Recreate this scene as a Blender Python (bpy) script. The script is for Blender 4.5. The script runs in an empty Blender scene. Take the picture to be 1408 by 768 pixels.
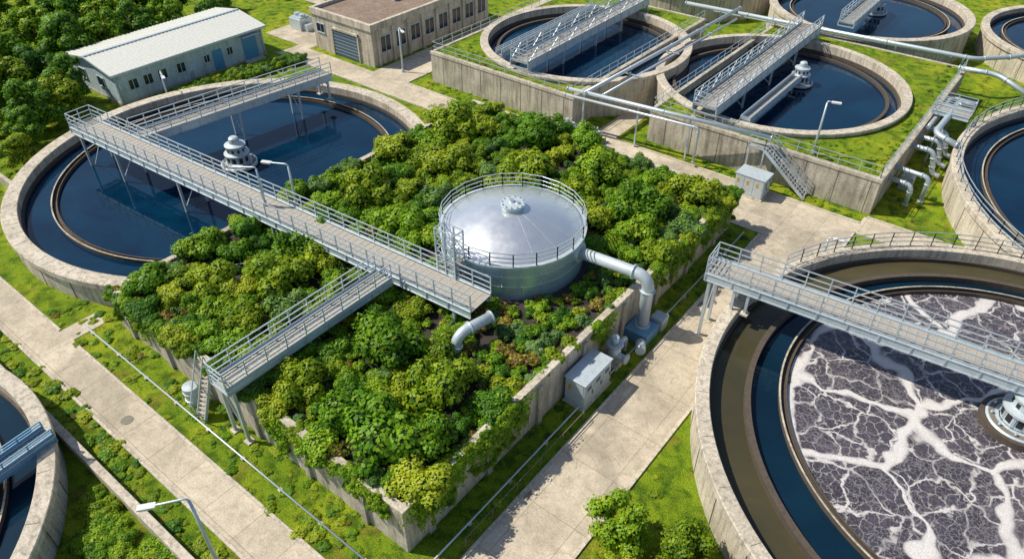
import bpy, math, random
import numpy as np
from mathutils import Vector, Matrix
random.seed(7); rng=np.random.default_rng(11)
scene=bpy.context.scene
R=math.radians
# ---------------------------------------------------------------- materials
def new_mat(name):
    m=bpy.data.materials.new(name); m.use_nodes=True
    nt=m.node_tree; bs=nt.nodes["Principled BSDF"]
    return m,nt,bs
def coords(nt,scale=(1,1,1)):
    tc=nt.nodes.new("ShaderNodeTexCoord"); mp=nt.nodes.new("ShaderNodeMapping")
    mp.inputs["Scale"].default_value=scale
    nt.links.new(tc.outputs["Object"],mp.inputs["Vector"]); return mp.outputs["Vector"]
def noise(nt,vec,scale,detail=4,rough=.55,dist=0):
    n=nt.nodes.new("ShaderNodeTexNoise"); n.inputs["Scale"].default_value=scale
    n.inputs["Detail"].default_value=detail; n.inputs["Roughness"].default_value=rough
    n.inputs["Distortion"].default_value=dist
    nt.links.new(vec,n.inputs["Vector"]); return n.outputs["Fac"]
def ramp(nt,fac,stops):
    r=nt.nodes.new("ShaderNodeValToRGB"); cr=r.color_ramp
    while len(cr.elements)<len(stops): cr.elements.new(.5)
    for e,(p,c) in zip(cr.elements,stops):
        e.position=p; e.color=(c[0],c[1],c[2],1) if not isinstance(c,(int,float)) else (c,c,c,1)
    nt.links.new(fac,r.inputs["Fac"]); return r.outputs["Color"]
def mix(nt,fac,a,b,mode='MIX'):
    m=nt.nodes.new("ShaderNodeMix"); m.data_type='RGBA'; m.blend_type=mode
    for i,v in ((0,fac),(6,a),(7,b)):
        if isinstance(v,bpy.types.NodeSocket): nt.links.new(v,m.inputs[i])
        elif i==0: m.inputs[0].default_value=v
        else: m.inputs[i].default_value=(*v,1)
    return m.outputs[2]
def mathn(nt,op,a,b=0.0,clamp=False):
    m=nt.nodes.new("ShaderNodeMath"); m.operation=op; m.use_clamp=clamp
    for i,v in ((0,a),(1,b)):
        if isinstance(v,bpy.types.NodeSocket): nt.links.new(v,m.inputs[i])
        else: m.inputs[i].default_value=v
    return m.outputs[0]
def bump(nt,bs,h,strength=.3,dist=.05):
    b=nt.nodes.new("ShaderNodeBump"); b.inputs["Strength"].default_value=strength; b.inputs["Distance"].default_value=dist
    nt.links.new(h,b.inputs["Height"]); nt.links.new(b.outputs["Normal"],bs.inputs["Normal"])

def concrete_mat(name,light=(.56,.51,.42),dark=(.33,.295,.24),stain=(.13,.115,.08)):
    m,nt,bs=new_mat(name); v=coords(nt); vs=coords(nt,(2.2,2.2,.22))
    n1=noise(nt,v,.6,6,.6); c=ramp(nt,n1,[(.3,dark),(.62,light)])
    n2=noise(nt,vs,1.6,6,.65); s=ramp(nt,n2,[(.46,0),(.70,1)])
    c=mix(nt,mathn(nt,'MULTIPLY',s,.75),c,stain)
    n3=noise(nt,v,9,4,.7); c=mix(nt,.35,c,ramp(nt,n3,[(.3,.1),(.7,.9)]),'OVERLAY')
    nt.links.new(c,bs.inputs["Base Color"]); bs.inputs["Roughness"].default_value=.85
    bump(nt,bs,n3,.35,.03); return m
def road_mat(name,light,dark,slab=2.4):
    m,nt,bs=new_mat(name); v=coords(nt)
    n1=noise(nt,v,.35,6,.62); c=ramp(nt,n1,[(.3,dark),(.6,light)])
    n2=noise(nt,v,1.7,8,.7,.6); c=mix(nt,mathn(nt,'MULTIPLY',ramp(nt,n2,[(.46,0),(.70,1)]),.55),c,(.28,.24,.17))
    n5=noise(nt,v,.13,5,.6,1.0); c=mix(nt,mathn(nt,'MULTIPLY',ramp(nt,n5,[(.52,0),(.59,1)]),.42),c,(.27,.24,.19))
    br=nt.nodes.new("ShaderNodeTexBrick"); br.offset=0; br.squash=1
    nt.links.new(v,br.inputs["Vector"]); br.inputs["Scale"].default_value=1
    br.inputs["Brick Width"].default_value=slab; br.inputs["Row Height"].default_value=slab*1.4
    br.inputs["Mortar Size"].default_value=.022; br.inputs["Mortar Smooth"].default_value=.4
    br.inputs["Color1"].default_value=(1,1,1,1); br.inputs["Color2"].default_value=(.84,.83,.81,1); br.inputs["Mortar"].default_value=(.5,.47,.4,1)
    c=mix(nt,.85,c,br.outputs["Color"],'MULTIPLY')
    n3=noise(nt,v,14,3,.7); c=mix(nt,.3,c,ramp(nt,n3,[(.3,.15),(.7,.85)]),'OVERLAY')
    vo=nt.nodes.new("ShaderNodeTexVoronoi"); vo.feature='DISTANCE_TO_EDGE'; vo.inputs["Scale"].default_value=.32
    nd=nt.nodes.new("ShaderNodeVectorMath"); nd.operation='ADD'
    nn=nt.nodes.new("ShaderNodeTexNoise"); nn.inputs["Scale"].default_value=1.3; nt.links.new(v,nn.inputs["Vector"])
    nt.links.new(nn.outputs["Color"],nd.inputs[0]); nt.links.new(v,nd.inputs[1]); nt.links.new(nd.outputs[0],vo.inputs["Vector"])
    cr=ramp(nt,vo.outputs["Distance"],[(0,1),(.006,0)]); c=mix(nt,mathn(nt,'MULTIPLY',cr,.45),c,(.16,.14,.11))
    nt.links.new(c,bs.inputs["Base Color"]); bs.inputs["Roughness"].default_value=.85
    bump(nt,bs,n3,.2,.02); return m
def metal_mat(name,col,metallic=.5,rough=.42,dirt=.35,nscale=3.5):
    m,nt,bs=new_mat(name); v=coords(nt); n=noise(nt,v,nscale,5,.65)
    c=mix(nt,mathn(nt,'MULTIPLY',ramp(nt,n,[(.45,0),(.75,1)]),dirt),col,tuple(x*.45 for x in col))
    nt.links.new(c,bs.inputs["Base Color"]); bs.inputs["Metallic"].default_value=metallic
    nt.links.new(ramp(nt,n,[(.3,rough*.85),(.7,min(1,rough*1.25))]),bs.inputs["Roughness"]); return m
def water_mat(name,col,col2,rough=.04,scale=1.4,bs_str=.05):
    m,nt,bs=new_mat(name); v=coords(nt); n=noise(nt,v,.16,4,.6,.8)
    c=ramp(nt,n,[(.35,col),(.7,col2)]); nt.links.new(c,bs.inputs["Base Color"])
    bs.inputs["Roughness"].default_value=rough; bs.inputs["IOR"].default_value=1.36
    bump(nt,bs,noise(nt,v,scale,3,.5,.3),bs_str,.1); return m
def grass_mat(name):
    m,nt,bs=new_mat(name); v=coords(nt)
    n1=noise(nt,v,.22,5,.6); c=ramp(nt,n1,[(.3,(.12,.21,.010)),(.5,(.21,.30,.014)),(.68,(.34,.37,.022))])
    n2=noise(nt,v,1.1,6,.68,.4); c=mix(nt,mathn(nt,'MULTIPLY',ramp(nt,n2,[(.45,0),(.62,1)]),.9),c,(.045,.105,.006))
    n4=noise(nt,v,.5,5,.7,.3); c=mix(nt,mathn(nt,'MULTIPLY',ramp(nt,n4,[(.56,0),(.69,1)]),.65),c,(.28,.19,.04))
    n3=noise(nt,v,16,4,.8); c=mix(nt,.9,c,ramp(nt,n3,[(.33,.06),(.66,.94)]),'OVERLAY')
    nt.links.new(c,bs.inputs["Base Color"]); bs.inputs["Roughness"].default_value=.9
    bs.inputs["Specular IOR Level"].default_value=.15
    bump(nt,bs,n3,.8,.1); return m
def leaf_mat(name,dark,mid,bright,trans=.36):
    m,nt,bs=new_mat(name)
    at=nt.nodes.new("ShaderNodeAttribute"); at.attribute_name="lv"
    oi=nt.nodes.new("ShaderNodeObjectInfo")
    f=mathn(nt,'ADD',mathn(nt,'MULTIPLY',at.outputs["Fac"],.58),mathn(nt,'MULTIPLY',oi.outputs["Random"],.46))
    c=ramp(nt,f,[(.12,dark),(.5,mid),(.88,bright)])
    nt.links.new(c,bs.inputs["Base Color"]); bs.inputs["Roughness"].default_value=.5
    bs.inputs["Specular IOR Level"].default_value=.25
    tr=nt.nodes.new("ShaderNodeBsdfTranslucent"); nt.links.new(c,tr.inputs["Color"])
    ms=nt.nodes.new("ShaderNodeMixShader"); ms.inputs[0].default_value=trans
    out=nt.nodes["Material Output"]
    nt.links.new(bs.outputs[0],ms.inputs[1]); nt.links.new(tr.outputs[0],ms.inputs[2]); nt.links.new(ms.outputs[0],out.inputs[0])
    return m
def plain(name,col,rough=.6,metallic=0):
    m,nt,bs=new_mat(name); v=coords(nt); n=noise(nt,v,5,4,.6)
    c=mix(nt,mathn(nt,'MULTIPLY',n,.35),col,tuple(x*.5 for x in col))
    nt.links.new(c,bs.inputs["Base Color"]); bs.inputs["Roughness"].default_value=rough; bs.inputs["Metallic"].default_value=metallic
    return m
def foam_mat(name,center):
    m,nt,bs=new_mat(name); tc=nt.nodes.new("ShaderNodeTexCoord"); mp=nt.nodes.new("ShaderNodeMapping")
    mp.inputs["Location"].default_value=(-center[0],-center[1],0); nt.links.new(tc.outputs["Object"],mp.inputs["Vector"])
    v=mp.outputs["Vector"]
    def vdist(scale,amp,nscale,off,det=2):
        nn=nt.nodes.new("ShaderNodeTexNoise"); nn.inputs["Scale"].default_value=nscale; nn.inputs["Detail"].default_value=det
        nt.links.new(v,nn.inputs["Vector"])
        sc=nt.nodes.new("ShaderNodeVectorMath"); sc.operation='SCALE'; sc.inputs["Scale"].default_value=amp; nt.links.new(nn.outputs["Color"],sc.inputs[0])
        ad=nt.nodes.new("ShaderNodeVectorMath"); ad.operation='ADD'; nt.links.new(v,ad.inputs[0]); nt.links.new(sc.outputs[0],ad.inputs[1])
        a2=nt.nodes.new("ShaderNodeVectorMath"); a2.operation='ADD'; nt.links.new(ad.outputs[0],a2.inputs[0]); a2.inputs[1].default_value=(off,off*.7,0)
        vo=nt.nodes.new("ShaderNodeTexVoronoi"); vo.feature='DISTANCE_TO_EDGE'; vo.voronoi_dimensions='2D'; vo.inputs["Scale"].default_value=scale
        nt.links.new(a2.outputs[0],vo.inputs["Vector"]); return vo.outputs["Distance"]
    wn=noise(nt,v,.4,2,.5); fine=noise(nt,v,5,6,.75)
    wd=mathn(nt,'ADD',mathn(nt,'MULTIPLY',ramp(nt,wn,[(.35,0),(.65,1)]),1.0),.35)
    d1=mathn(nt,'DIVIDE',mathn(nt,'ADD',vdist(.21,3.0,.4,3.1),mathn(nt,'MULTIPLY',mathn(nt,'SUBTRACT',fine,.5),.035)),wd)
    v1=ramp(nt,d1,[(.028,1),(.055,.75),(.078,0)])
    w2=noise(nt,v,.7,3,.6)
    d2=mathn(nt,'ADD',vdist(.55,1.6,.9,9.2,4),mathn(nt,'MULTIPLY',mathn(nt,'SUBTRACT',fine,.5),.04)); v2=mix(nt,ramp(nt,w2,[(.36,.35),(.56,1)]),(0,0,0),ramp(nt,d2,[(.015,.9),(.05,0)]))
    d3=vdist(1.7,.9,2.2,5.5,4); v3=mix(nt,ramp(nt,w2,[(.4,.3),(.6,1)]),(0,0,0),ramp(nt,d3,[(.01,.55),(.07,0)]))
    d4=vdist(4.5,.4,5,2.5,3); v4=mix(nt,ramp(nt,w2,[(.4,1),(.6,.3)]),(0,0,0),ramp(nt,d4,[(.01,.3),(.09,0)]))
    t=mix(nt,1,v1,v2,'LIGHTEN'); t=mix(nt,1,t,v3,'LIGHTEN'); t=mix(nt,1,t,v4,'LIGHTEN')
    base=ramp(nt,noise(nt,v,.6,7,.72),[(.3,(.026,.023,.034)),(.7,(.085,.074,.098))])
    gr=noise(nt,v,16,5,.8); t=mix(nt,.65,t,ramp(nt,gr,[(.30,.3),(.56,1)]),'MULTIPLY')
    c=mix(nt,t,base,(.74,.71,.70)); c=mix(nt,ramp(nt,noise(nt,v,.25,3,.6),[(.5,0),(.7,.18)]),c,(.24,.20,.20))
    nt.links.new(c,bs.inputs["Base Color"])
    nt.links.new(ramp(nt,t,[(0,.45),(.5,.85)]),bs.inputs["Roughness"])
    bump(nt,bs,t,.5,.06); return m

M={}
M['conc']=concrete_mat("concrete")
M['conc2']=concrete_mat("pale_concrete",(.62,.555,.46),(.42,.37,.30),(.18,.155,.11))
M['road']=road_mat("pavement_concrete",(.64,.56,.445),(.46,.40,.315))
M['kerb']=concrete_mat("kerb_concrete",(.62,.56,.47),(.43,.385,.32),(.25,.22,.17))
M['steel']=metal_mat("galvanised_steel",(.54,.62,.68),.45,.4,.35)
M['white']=metal_mat("pale_painted_steel",(.55,.63,.68),.25,.38,.4)
M['blue']=metal_mat("blue_painted_steel",(.16,.34,.52),.2,.4,.3)
M['deck']=metal_mat("deck_grating",(.42,.38,.33),.1,.7,.55)
M['silver']=metal_mat("brushed_aluminium",(.84,.86,.88),.82,.30,.0,1.0)
M['tealwall']=metal_mat("tank_painted_wall",(.42,.58,.65),.5,.3,.25)
M['rust']=metal_mat("stained_weir",(.095,.075,.058),.1,.8,.6)
M['iron']=metal_mat("cast_iron",(.22,.20,.17),.2,.7,.4)
M['water']=water_mat("clear_water",(.0008,.014,.040),(.002,.032,.074))
M['water2']=water_mat("dark_water",(.003,.015,.032),(.005,.027,.052),.06)
M['sludge']=water_mat("murky_water",(.048,.045,.026),(.085,.072,.038),.12)
M['grass']=grass_mat("grass_surface")
M['soil']=plain("dark_soil",(.048,.038,.034),.95)
M['joint']=plain("joint_sealant",(.10,.09,.07),.95)
M['bark']=plain("bark",(.09,.065,.045),.9)
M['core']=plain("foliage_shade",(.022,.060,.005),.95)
M['leafA']=leaf_mat("leaf_green",(.05,.15,.006),(.16,.34,.013),(.36,.53,.026))
M['leafB']=leaf_mat("leaf_olive",(.10,.18,.007),(.27,.38,.015),(.48,.54,.035))
M['leafC']=leaf_mat("leaf_deep",(.025,.095,.010),(.075,.22,.018),(.19,.37,.03))
M['leafD']=leaf_mat("leaf_bluegreen",(.04,.10,.025),(.12,.24,.06),(.26,.40,.13))
M['leafE']=leaf_mat("leaf_russet",(.09,.05,.02),(.22,.13,.04),(.38,.24,.07))
M['roof']=metal_mat("roof_sheet",(.66,.67,.63),.1,.5,.3)
M['wallw']=concrete_mat("rendered_wall",(.48,.60,.65),(.38,.48,.53),(.26,.32,.35))
M['gravel']=concrete_mat("roof_gravel",(.30,.22,.165),(.20,.145,.11),(.11,.08,.065))
M['glass']=plain("window_glass",(.02,.035,.05),.12)
M['bluedoor']=plain("blue_door_paint",(.08,.30,.52),.5)
M['darkdoor']=plain("dark_door_paint",(.06,.11,.17),.5)
M['yellow']=plain("yellow_paint",(.55,.36,.04),.5)
M['lampglass']=plain("lamp_glass",(.75,.77,.78),.3)
M['black']=plain("black_rubber",(.02,.02,.02),.7)

# ---------------------------------------------------------------- mesh builder
class MB:
    def __init__(s): s.v=[]; s.f=[]; s.m=[]; s.mats=[]; s.sm=[]
    def mi(s,k):
        if k not in s.mats: s.mats.append(k)
        return s.mats.index(k)
    def quadbox(s,o,ax,ay,az,mat):
        i=len(s.v); k=s.mi(mat)
        for z in (-1,1):
            for y in (-1,1):
                for x in (-1,1): s.v.append(tuple(o+ax*x+ay*y+az*z))
        for q in ((0,2,3,1),(4,5,7,6),(0,1,5,4),(2,6,7,3),(0,4,6,2),(1,3,7,5)):
            s.f.append([i+a for a in q]); s.m.append(k); s.sm.append(False)
    def box(s,x0,x1,y0,y1,z0,z1,mat):
        s.quadbox(Vector(((x0+x1)/2,(y0+y1)/2,(z0+z1)/2)),Vector(((x1-x0)/2,0,0)),Vector((0,(y1-y0)/2,0)),Vector((0,0,(z1-z0)/2)),mat)
    def beam(s,a,b,w,h,mat):
        a=Vector(a); b=Vector(b); d=b-a
        if d.length<1e-5: return
        n=d.normalized(); up=Vector((0,0,1)) if abs(n.z)<.98 else Vector((1,0,0))
        sd=n.cross(up).normalized(); u=sd.cross(n)
        s.quadbox((a+b)/2,sd*(w/2),d/2,u*(h/2),mat)
    def sweep(s,pts,r,mat,n=12,caps=True):
        pts=[Vector(p) for p in pts]; k=s.mi(mat); base=len(s.v); prev=None
        for i,p in enumerate(pts):
            t=(pts[min(i+1,len(pts)-1)]-pts[max(i-1,0)]).normalized()
            u=t.orthogonal().normalized() if prev is None else (prev-t*prev.dot(t)).normalized()
            prev=u; w=t.cross(u); rr=r if not isinstance(r,(list,tuple)) else r[i]
            for j in range(n):
                a=2*math.pi*j/n; s.v.append(tuple(p+(u*math.cos(a)+w*math.sin(a))*rr))
        for i in range(len(pts)-1):
            for j in range(n):
                a=base+i*n+j; b=base+i*n+(j+1)%n
                s.f.append([a,b,b+n,a+n]); s.m.append(k); s.sm.append(True)
        if caps:
            s.f.append([base+j for j in range(n)][::-1]); s.m.append(k); s.sm.append(False)
            e=base+(len(pts)-1)*n; s.f.append([e+j for j in range(n)]); s.m.append(k); s.sm.append(False)
    def cyl(s,a,b,r,mat,n=12): s.sweep([a,b],r,mat,n)
    def lathe(s,c,prof,mat,n=96,smooth=False,a0=0,a1=2*math.pi):
        k=s.mi(mat); full=abs(a1-a0-2*math.pi)<1e-6; base=len(s.v); m=n if full else n+1
        for r,z in prof:
            for j in range(m):
                a=a0+(a1-a0)*j/n; s.v.append((c[0]+r*math.cos(a),c[1]+r*math.sin(a),z))
        for i in range(len(prof)-1):
            for j in range(n):
                a=base+i*m+j; b=base+i*m+((j+1)%m if full else j+1)
                s.f.append([a,b,b+m,a+m]); s.m.append(k); s.sm.append(smooth)
    def disk(s,c,r,z,mat,n=96):
        k=s.mi(mat); b=len(s.v)
        for j in range(n):
            a=2*math.pi*j/n; s.v.append((c[0]+r*math.cos(a),c[1]+r*math.sin(a),z))
        s.f.append(list(range(b,b+n))); s.m.append(k); s.sm.append(False)
    def poly(s,pts,mat):
        k=s.mi(mat); b=len(s.v); s.v+= [tuple(p) for p in pts]; s.f.append(list(range(b,b+len(pts)))); s.m.append(k); s.sm.append(False)
    def build(s,name,parent=None,bevel=0):
        me=bpy.data.meshes.new(name); me.from_pydata(s.v,[],s.f); 
        for k in s.mats: me.materials.append(M[k])
        me.polygons.foreach_set("material_index",s.m); me.polygons.foreach_set("use_smooth",s.sm); me.update()
        o=bpy.data.objects.new(name,me); scene.collection.objects.link(o)
        if parent:
            o.parent=parent; o.matrix_parent_inverse=Matrix.Translation(-parent.location)
        if bevel:
            b=o.modifiers.new("bevel",'BEVEL'); b.width=bevel; b.segments=2; b.limit_method='ANGLE'
        return o
def empty(name,loc):
    e=bpy.data.objects.new(name,None); e.location=loc; e.empty_display_size=.5; scene.collection.objects.link(e); return e
def fillet(pts,r=.5,n=6):
    pts=[Vector(p) for p in pts]; out=[pts[0]]
    for i in range(1,len(pts)-1):
        a,b,c=pts[i-1],pts[i],pts[i+1]; d1=(a-b); d2=(c-b); q=min(r,d1.length*.49,d2.length*.49)
        p1=b+d1.normalized()*q; p2=b+d2.normalized()*q
        for k in range(n+1):
            t=k/n; out.append(p1*(1-t)**2+b*2*t*(1-t)+p2*t*t)
    out.append(pts[-1]); return out
def pipe(mb,pts,r,mat='white',bend=.6,n=14,flanges=True):
    mb.sweep(fillet(pts,bend),r,mat,n)
    if flanges:
        P=[Vector(p) for p in pts]
        for i in range(len(P)-1):
            d=P[i+1]-P[i]; L=d.length; t=d.normalized()
            if L<1.2: continue
            k=max(1,int(L/6))
            for j in range(k+1):
                f=(bend+.02 if i>0 else .04)+(L-(bend if i>0 else 0)-(bend if i<len(P)-2 else 0)-.14)*j/k
                f=min(max(f,.0),L-.1)
                mb.cyl(P[i]+t*f,P[i]+t*(f+.08),r*1.28,mat,n)
def railing(mb,pts,h=1.1,mat='steel',step=1.3,th=.06,rails=(1.0,.66,.33),kick=True):
    P=[Vector(p) for p in pts]
    for a,b in zip(P[:-1],P[1:]):
        L=(b-a).length; n=max(1,round(L/step))
        for i in range(n+1):
            p=a+(b-a)*(i/n); mb.beam(p,p+Vector((0,0,h)),th,th,mat)
        for k in rails: mb.beam(a+Vector((0,0,h*k)),b+Vector((0,0,h*k)),th*.85,th*.85,mat)
        if kick: mb.beam(a+Vector((0,0,.07)),b+Vector((0,0,.07)),.02,.14,mat)
def rail_arc(mb,c,r,z,a0,a1,h=1.1,mat='steel',th=.055):
    n=max(2,int(abs(a1-a0)*r/1.3)); pts=[(c[0]+r*math.cos(a0+(a1-a0)*i/n),c[1]+r*math.sin(a0+(a1-a0)*i/n),z) for i in range(n+1)]
    railing(mb,pts,h,mat,5,th,kick=False)

# ---------------------------------------------------------------- ground
def sheet(name,rects,z,mat):
    mb=MB()
    for r in rects:
        x0,x1,y0,y1=r; mb.poly([(x0,y0,z),(x1,y0,z),(x1,y1,z),(x0,y1,z)],mat)
    return mb.build(name)
sheet("ground",[(-900,900,-900,900)],0,'grass')
sheet("pavement",[(-12.6,-8.9,-12,44.8),(-34,-7.5,44.8,50.5),(-68,-34,44.8,47.7),(-7.5,45,49.2,51.6),(-56,-51.3,47.7,85),(-74,-66.2,47.7,56),(-30.6,-28.6,50.5,72)],.03,'road')
sheet("path",[(-90,-12.6,6.5,8.5),(-41.8,-40.4,8.5,10.8),(-85,-70,10.5,11.8),(-112,-75,58,59.5)],.026,'road')
mb=MB()
def kerb(x0,x1,y0,y1,h=.1): mb.box(x0,x1,y0,y1,-.05,h,'kerb')
kerb(-90,-41.85,8.5,8.66); kerb(-40.35,-12.6,8.5,8.66); kerb(-90,-12.6,6.34,6.5)
kerb(-12.76,-12.6,8.66,44.6); kerb(-8.9,-8.74,-12,27.6)
kerb(-8.74,-7.4,44.64,44.8); kerb(-7.5,-7.34,44.8,49.04); kerb(-7.34,45,49.04,49.2); kerb(-7.34,45,51.6,51.76)
kerb(-34,-7.5,50.5,50.66); kerb(-51.3,-34.16,47.7,47.86); kerb(-34.16,-34,47.7,50.5); kerb(-68,-39.6,44.64,44.8)
kerb(-51.3,-51.14,47.86,85)
mb.build("kerb")
mb=MB()
for x,y in ((-10.9,37.5),(-20,48),(-45,46.2),(-32,7.4)):
    mb.lathe((x,y),[(.32,.035),(.32,.045),(.27,.045),(.27,.038),(.001,.038)],'iron',24)
for x,y in ((-12.4,17),(-12.4,35),(-9.1,14)): mb.box(x-.12,x+.12,y-.3,y+.3,.03,.04,'iron')
mb.build("manhole_cover")

# ---------------------------------------------------------------- foliage generators
def finish_leafmesh(name,bv,faces,basemats,bm,V,n,mats,val,N,g,second=.18):
    me=bpy.data.meshes.new(name)
    me.from_pydata(np.vstack([bv,V]).tolist(),[],faces)
    for k in basemats: me.materials.append(M[k])
    b0=len(basemats)
    for k in mats: me.materials.append(M[k])
    mi=np.r_[np.array(bm,int),b0+(g.random(n)<(0 if len(mats)<2 else second)).astype(int)]
    me.polygons.foreach_set("material_index",mi.astype(np.int32))
    me.polygons.foreach_set("use_smooth",np.ones(len(faces),bool))
    at=me.attributes.new("lv",'FLOAT','POINT'); at.data.foreach_set("value",np.r_[np.zeros(len(bv)),np.repeat(val,4)].astype(np.float32))
    me.update()
    nn=np.vstack([np.zeros((len(bv),3)),np.repeat(N,4,axis=0)])
    me.normals_split_custom_set_from_vertices(nn.tolist())
    return me
def leaf_mesh(name,lobes,n,size,mats,core=True,seed=0,flat=.35,trunk=None,zmin=-.25,ragged=.16,coremat='core'):
    g=np.random.default_rng(seed); lob=np.array(lobes,float)
    w=lob[:,3]**2; w/=w.sum(); idx=g.choice(len(lob),n,p=w); L=lob[idx]
    d=g.normal(size=(n,3)); d/=np.linalg.norm(d,axis=1)[:,None]
    d[:,2]=np.where(d[:,2]<zmin,-d[:,2],d[:,2])
    rad=L[:,3]*(1+g.normal(size=n)*ragged*.5-.05)
    P=L[:,:3]+d*rad[:,None]*np.c_[np.ones(n),np.ones(n),L[:,4]]
    keep=np.ones(n,bool)
    for l in lob:
        q=(P-l[:3])/np.array([1,1,l[4]]); keep&=~(np.linalg.norm(q,axis=1)<l[3]*.78)
    P=P[keep]; d=d[keep]; n=len(P)
    nr=d+g.normal(size=(n,3))*.4; nr[:,2]+=flat; nr/=np.linalg.norm(nr,axis=1)[:,None]
    t=np.cross(nr,g.normal(size=(n,3))); t/=np.linalg.norm(t,axis=1)[:,None]; b=np.cross(nr,t)
    s=size*(.6+.8*g.random(n))[:,None]
    V=np.stack([P-t*s*.6,P-b*s*.38,P+t*s*.6,P+b*s*.38],1).reshape(-1,3)
    sn=d*.75+nr*.45; sn/=np.linalg.norm(sn,axis=1)[:,None]
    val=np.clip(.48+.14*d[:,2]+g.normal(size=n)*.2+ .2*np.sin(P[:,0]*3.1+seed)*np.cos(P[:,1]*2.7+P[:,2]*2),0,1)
    mb=MB()
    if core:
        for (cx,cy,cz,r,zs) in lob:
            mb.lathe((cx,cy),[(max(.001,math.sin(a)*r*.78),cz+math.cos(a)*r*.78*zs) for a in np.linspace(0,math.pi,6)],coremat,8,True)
    if trunk: trunk(mb)
    bv=np.array(mb.v,float).reshape(-1,3) if mb.v else np.zeros((0,3))
    faces=mb.f+ (len(bv)+np.arange(4*n).reshape(-1,4)).tolist()
    return finish_leafmesh(name,bv,faces,mb.mats,mb.m,V,n,list(mats),val,sn,g)
def bush_lobes(g,r,nl,h=.75):
    out=[(0,0,r*.35,r*.62,h)]
    for i in range(nl):
        a=g.uniform(0,6.28); q=r*g.uniform(.25,.78); out.append((q*math.cos(a),q*math.sin(a),r*g.uniform(.15,.8)*(1.15-q*.5),r*g.uniform(.2,.42),.9))
    return out
rg=random.Random(3)
BUSH=[]
specs=[('leafA','leafB'),('leafB','leafA'),('leafC','leafA'),('leafA',),('leafB',),('leafD','leafA'),('leafA','leafC')]
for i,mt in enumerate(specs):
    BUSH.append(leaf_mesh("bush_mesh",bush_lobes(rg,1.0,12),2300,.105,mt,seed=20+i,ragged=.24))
SMALL=[]
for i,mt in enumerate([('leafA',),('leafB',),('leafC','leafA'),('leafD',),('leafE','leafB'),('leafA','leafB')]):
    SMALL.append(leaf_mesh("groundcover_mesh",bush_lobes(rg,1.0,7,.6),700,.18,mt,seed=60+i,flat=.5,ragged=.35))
def tree_trunk(h,sp,seed):
    def f(mb):
        g=random.Random(seed); mb.sweep([(0,0,-.1),(.05,.02,h*.3),(.0,.08,h*.62)],[.2,.15,.08],'bark',8)
        for i in range(7):
            a=g.uniform(0,6.28); z=h*g.uniform(.25,.5); mb.sweep([(0,0,z),(math.cos(a)*sp*.35,math.sin(a)*sp*.35,z+h*.15),(math.cos(a)*sp*.7,math.sin(a)*sp*.7,z+h*.3)],[.08,.05,.02],'bark',6)
    return f
TREE=[]
for i,mt in enumerate([('leafA','leafB'),('leafB','leafA'),('leafA','leafC'),('leafC','leafA')]):
    g=random.Random(90+i); lobes=[]
    for k in range(30):
        a=g.uniform(0,6.28); zz=g.uniform(.25,.92); q=1.9*math.sqrt(max(0,1-((zz-.5)/.5)**2))*g.uniform(.3,1)
        lobes.append((q*math.cos(a),q*math.sin(a),4.6*zz,g.uniform(.4,.8),.85))
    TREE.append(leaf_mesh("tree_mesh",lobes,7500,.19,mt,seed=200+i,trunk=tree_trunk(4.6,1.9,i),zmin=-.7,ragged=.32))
def inst(me,name,loc,s,rz,parent=None,sz=None):
    o=bpy.data.objects.new(name,me); o.location=loc; o.rotation_euler=(0,0,rz); o.scale=(s,s,sz or s)
    scene.collection.objects.link(o)
    if parent: o.parent=parent; o.matrix_parent_inverse=Matrix.Translation(-parent.location)
    return o

# ---------------------------------------------------------------- planter
PX0,PX1,PY0,PY1,PZ=-39.2,-14.8,11.2,44.2,3.0
e=empty("concrete_planter",(-27,27,0)); mb=MB(); t=.42
mb.box(PX0,PX1,PY0,PY0+t,-.1,PZ,'conc2'); mb.box(PX0,PX1,PY1-t,PY1,-.1,PZ,'conc2')
mb.box(PX0,PX0+t,PY0+t,PY1-t,-.1,PZ,'conc2'); mb.box(PX1-t,PX1,PY0+t,PY1-t,-.1,PZ,'conc2')
mb.build("wall",e,.03)
mb=MB()
for y in np.arange(PY0+1.5,PY1,4.1): mb.box(PX1,PX1+.16,y-.18,y+.18,-.1,PZ-.25,'conc')
for x in np.arange(PX0+1.5,PX1,4.05): mb.box(x-.18,x+.18,PY0-.16,PY0,-.1,PZ-.25,'conc')
mb.build("buttress",e)
mb=MB(); 
mb.poly([(PX0+t,PY0+t,PZ-.35),(PX1-t,PY0+t,PZ-.35),(PX1-t,PY1-t,PZ-.35),(PX0+t,PY1-t,PZ-.35)],'soil'); mb.build("soil",e)
TC=(-22.8,28.9)
g=random.Random(5); placed=[]
eb=empty("garden_shrubs",(-27,27,PZ))
def ok(x,y,r,k):
    if math.hypot(x-TC[0],y-TC[1])<4.45+r*.6: return False
    for (a,b,c) in placed:
        if (a-x)**2+(b-y)**2<((c+r)*k)**2: return False
    return True
def bridge_y(x): return 20.1+(x+59)*(2.8/38.7)
def lim(x,y,r):
    if x>-18.8 and 18.5<y<33: return min(r,.6)
    if -26.5<x<-18 and abs(y-bridge_y(x))<1.6: return min(r,.6)
    if abs(y-bridge_y(x))<1.3: return min(r,.8)
    if abs(x+26.2)<.9 and y<22: return min(r,.8)
    return r
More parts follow.
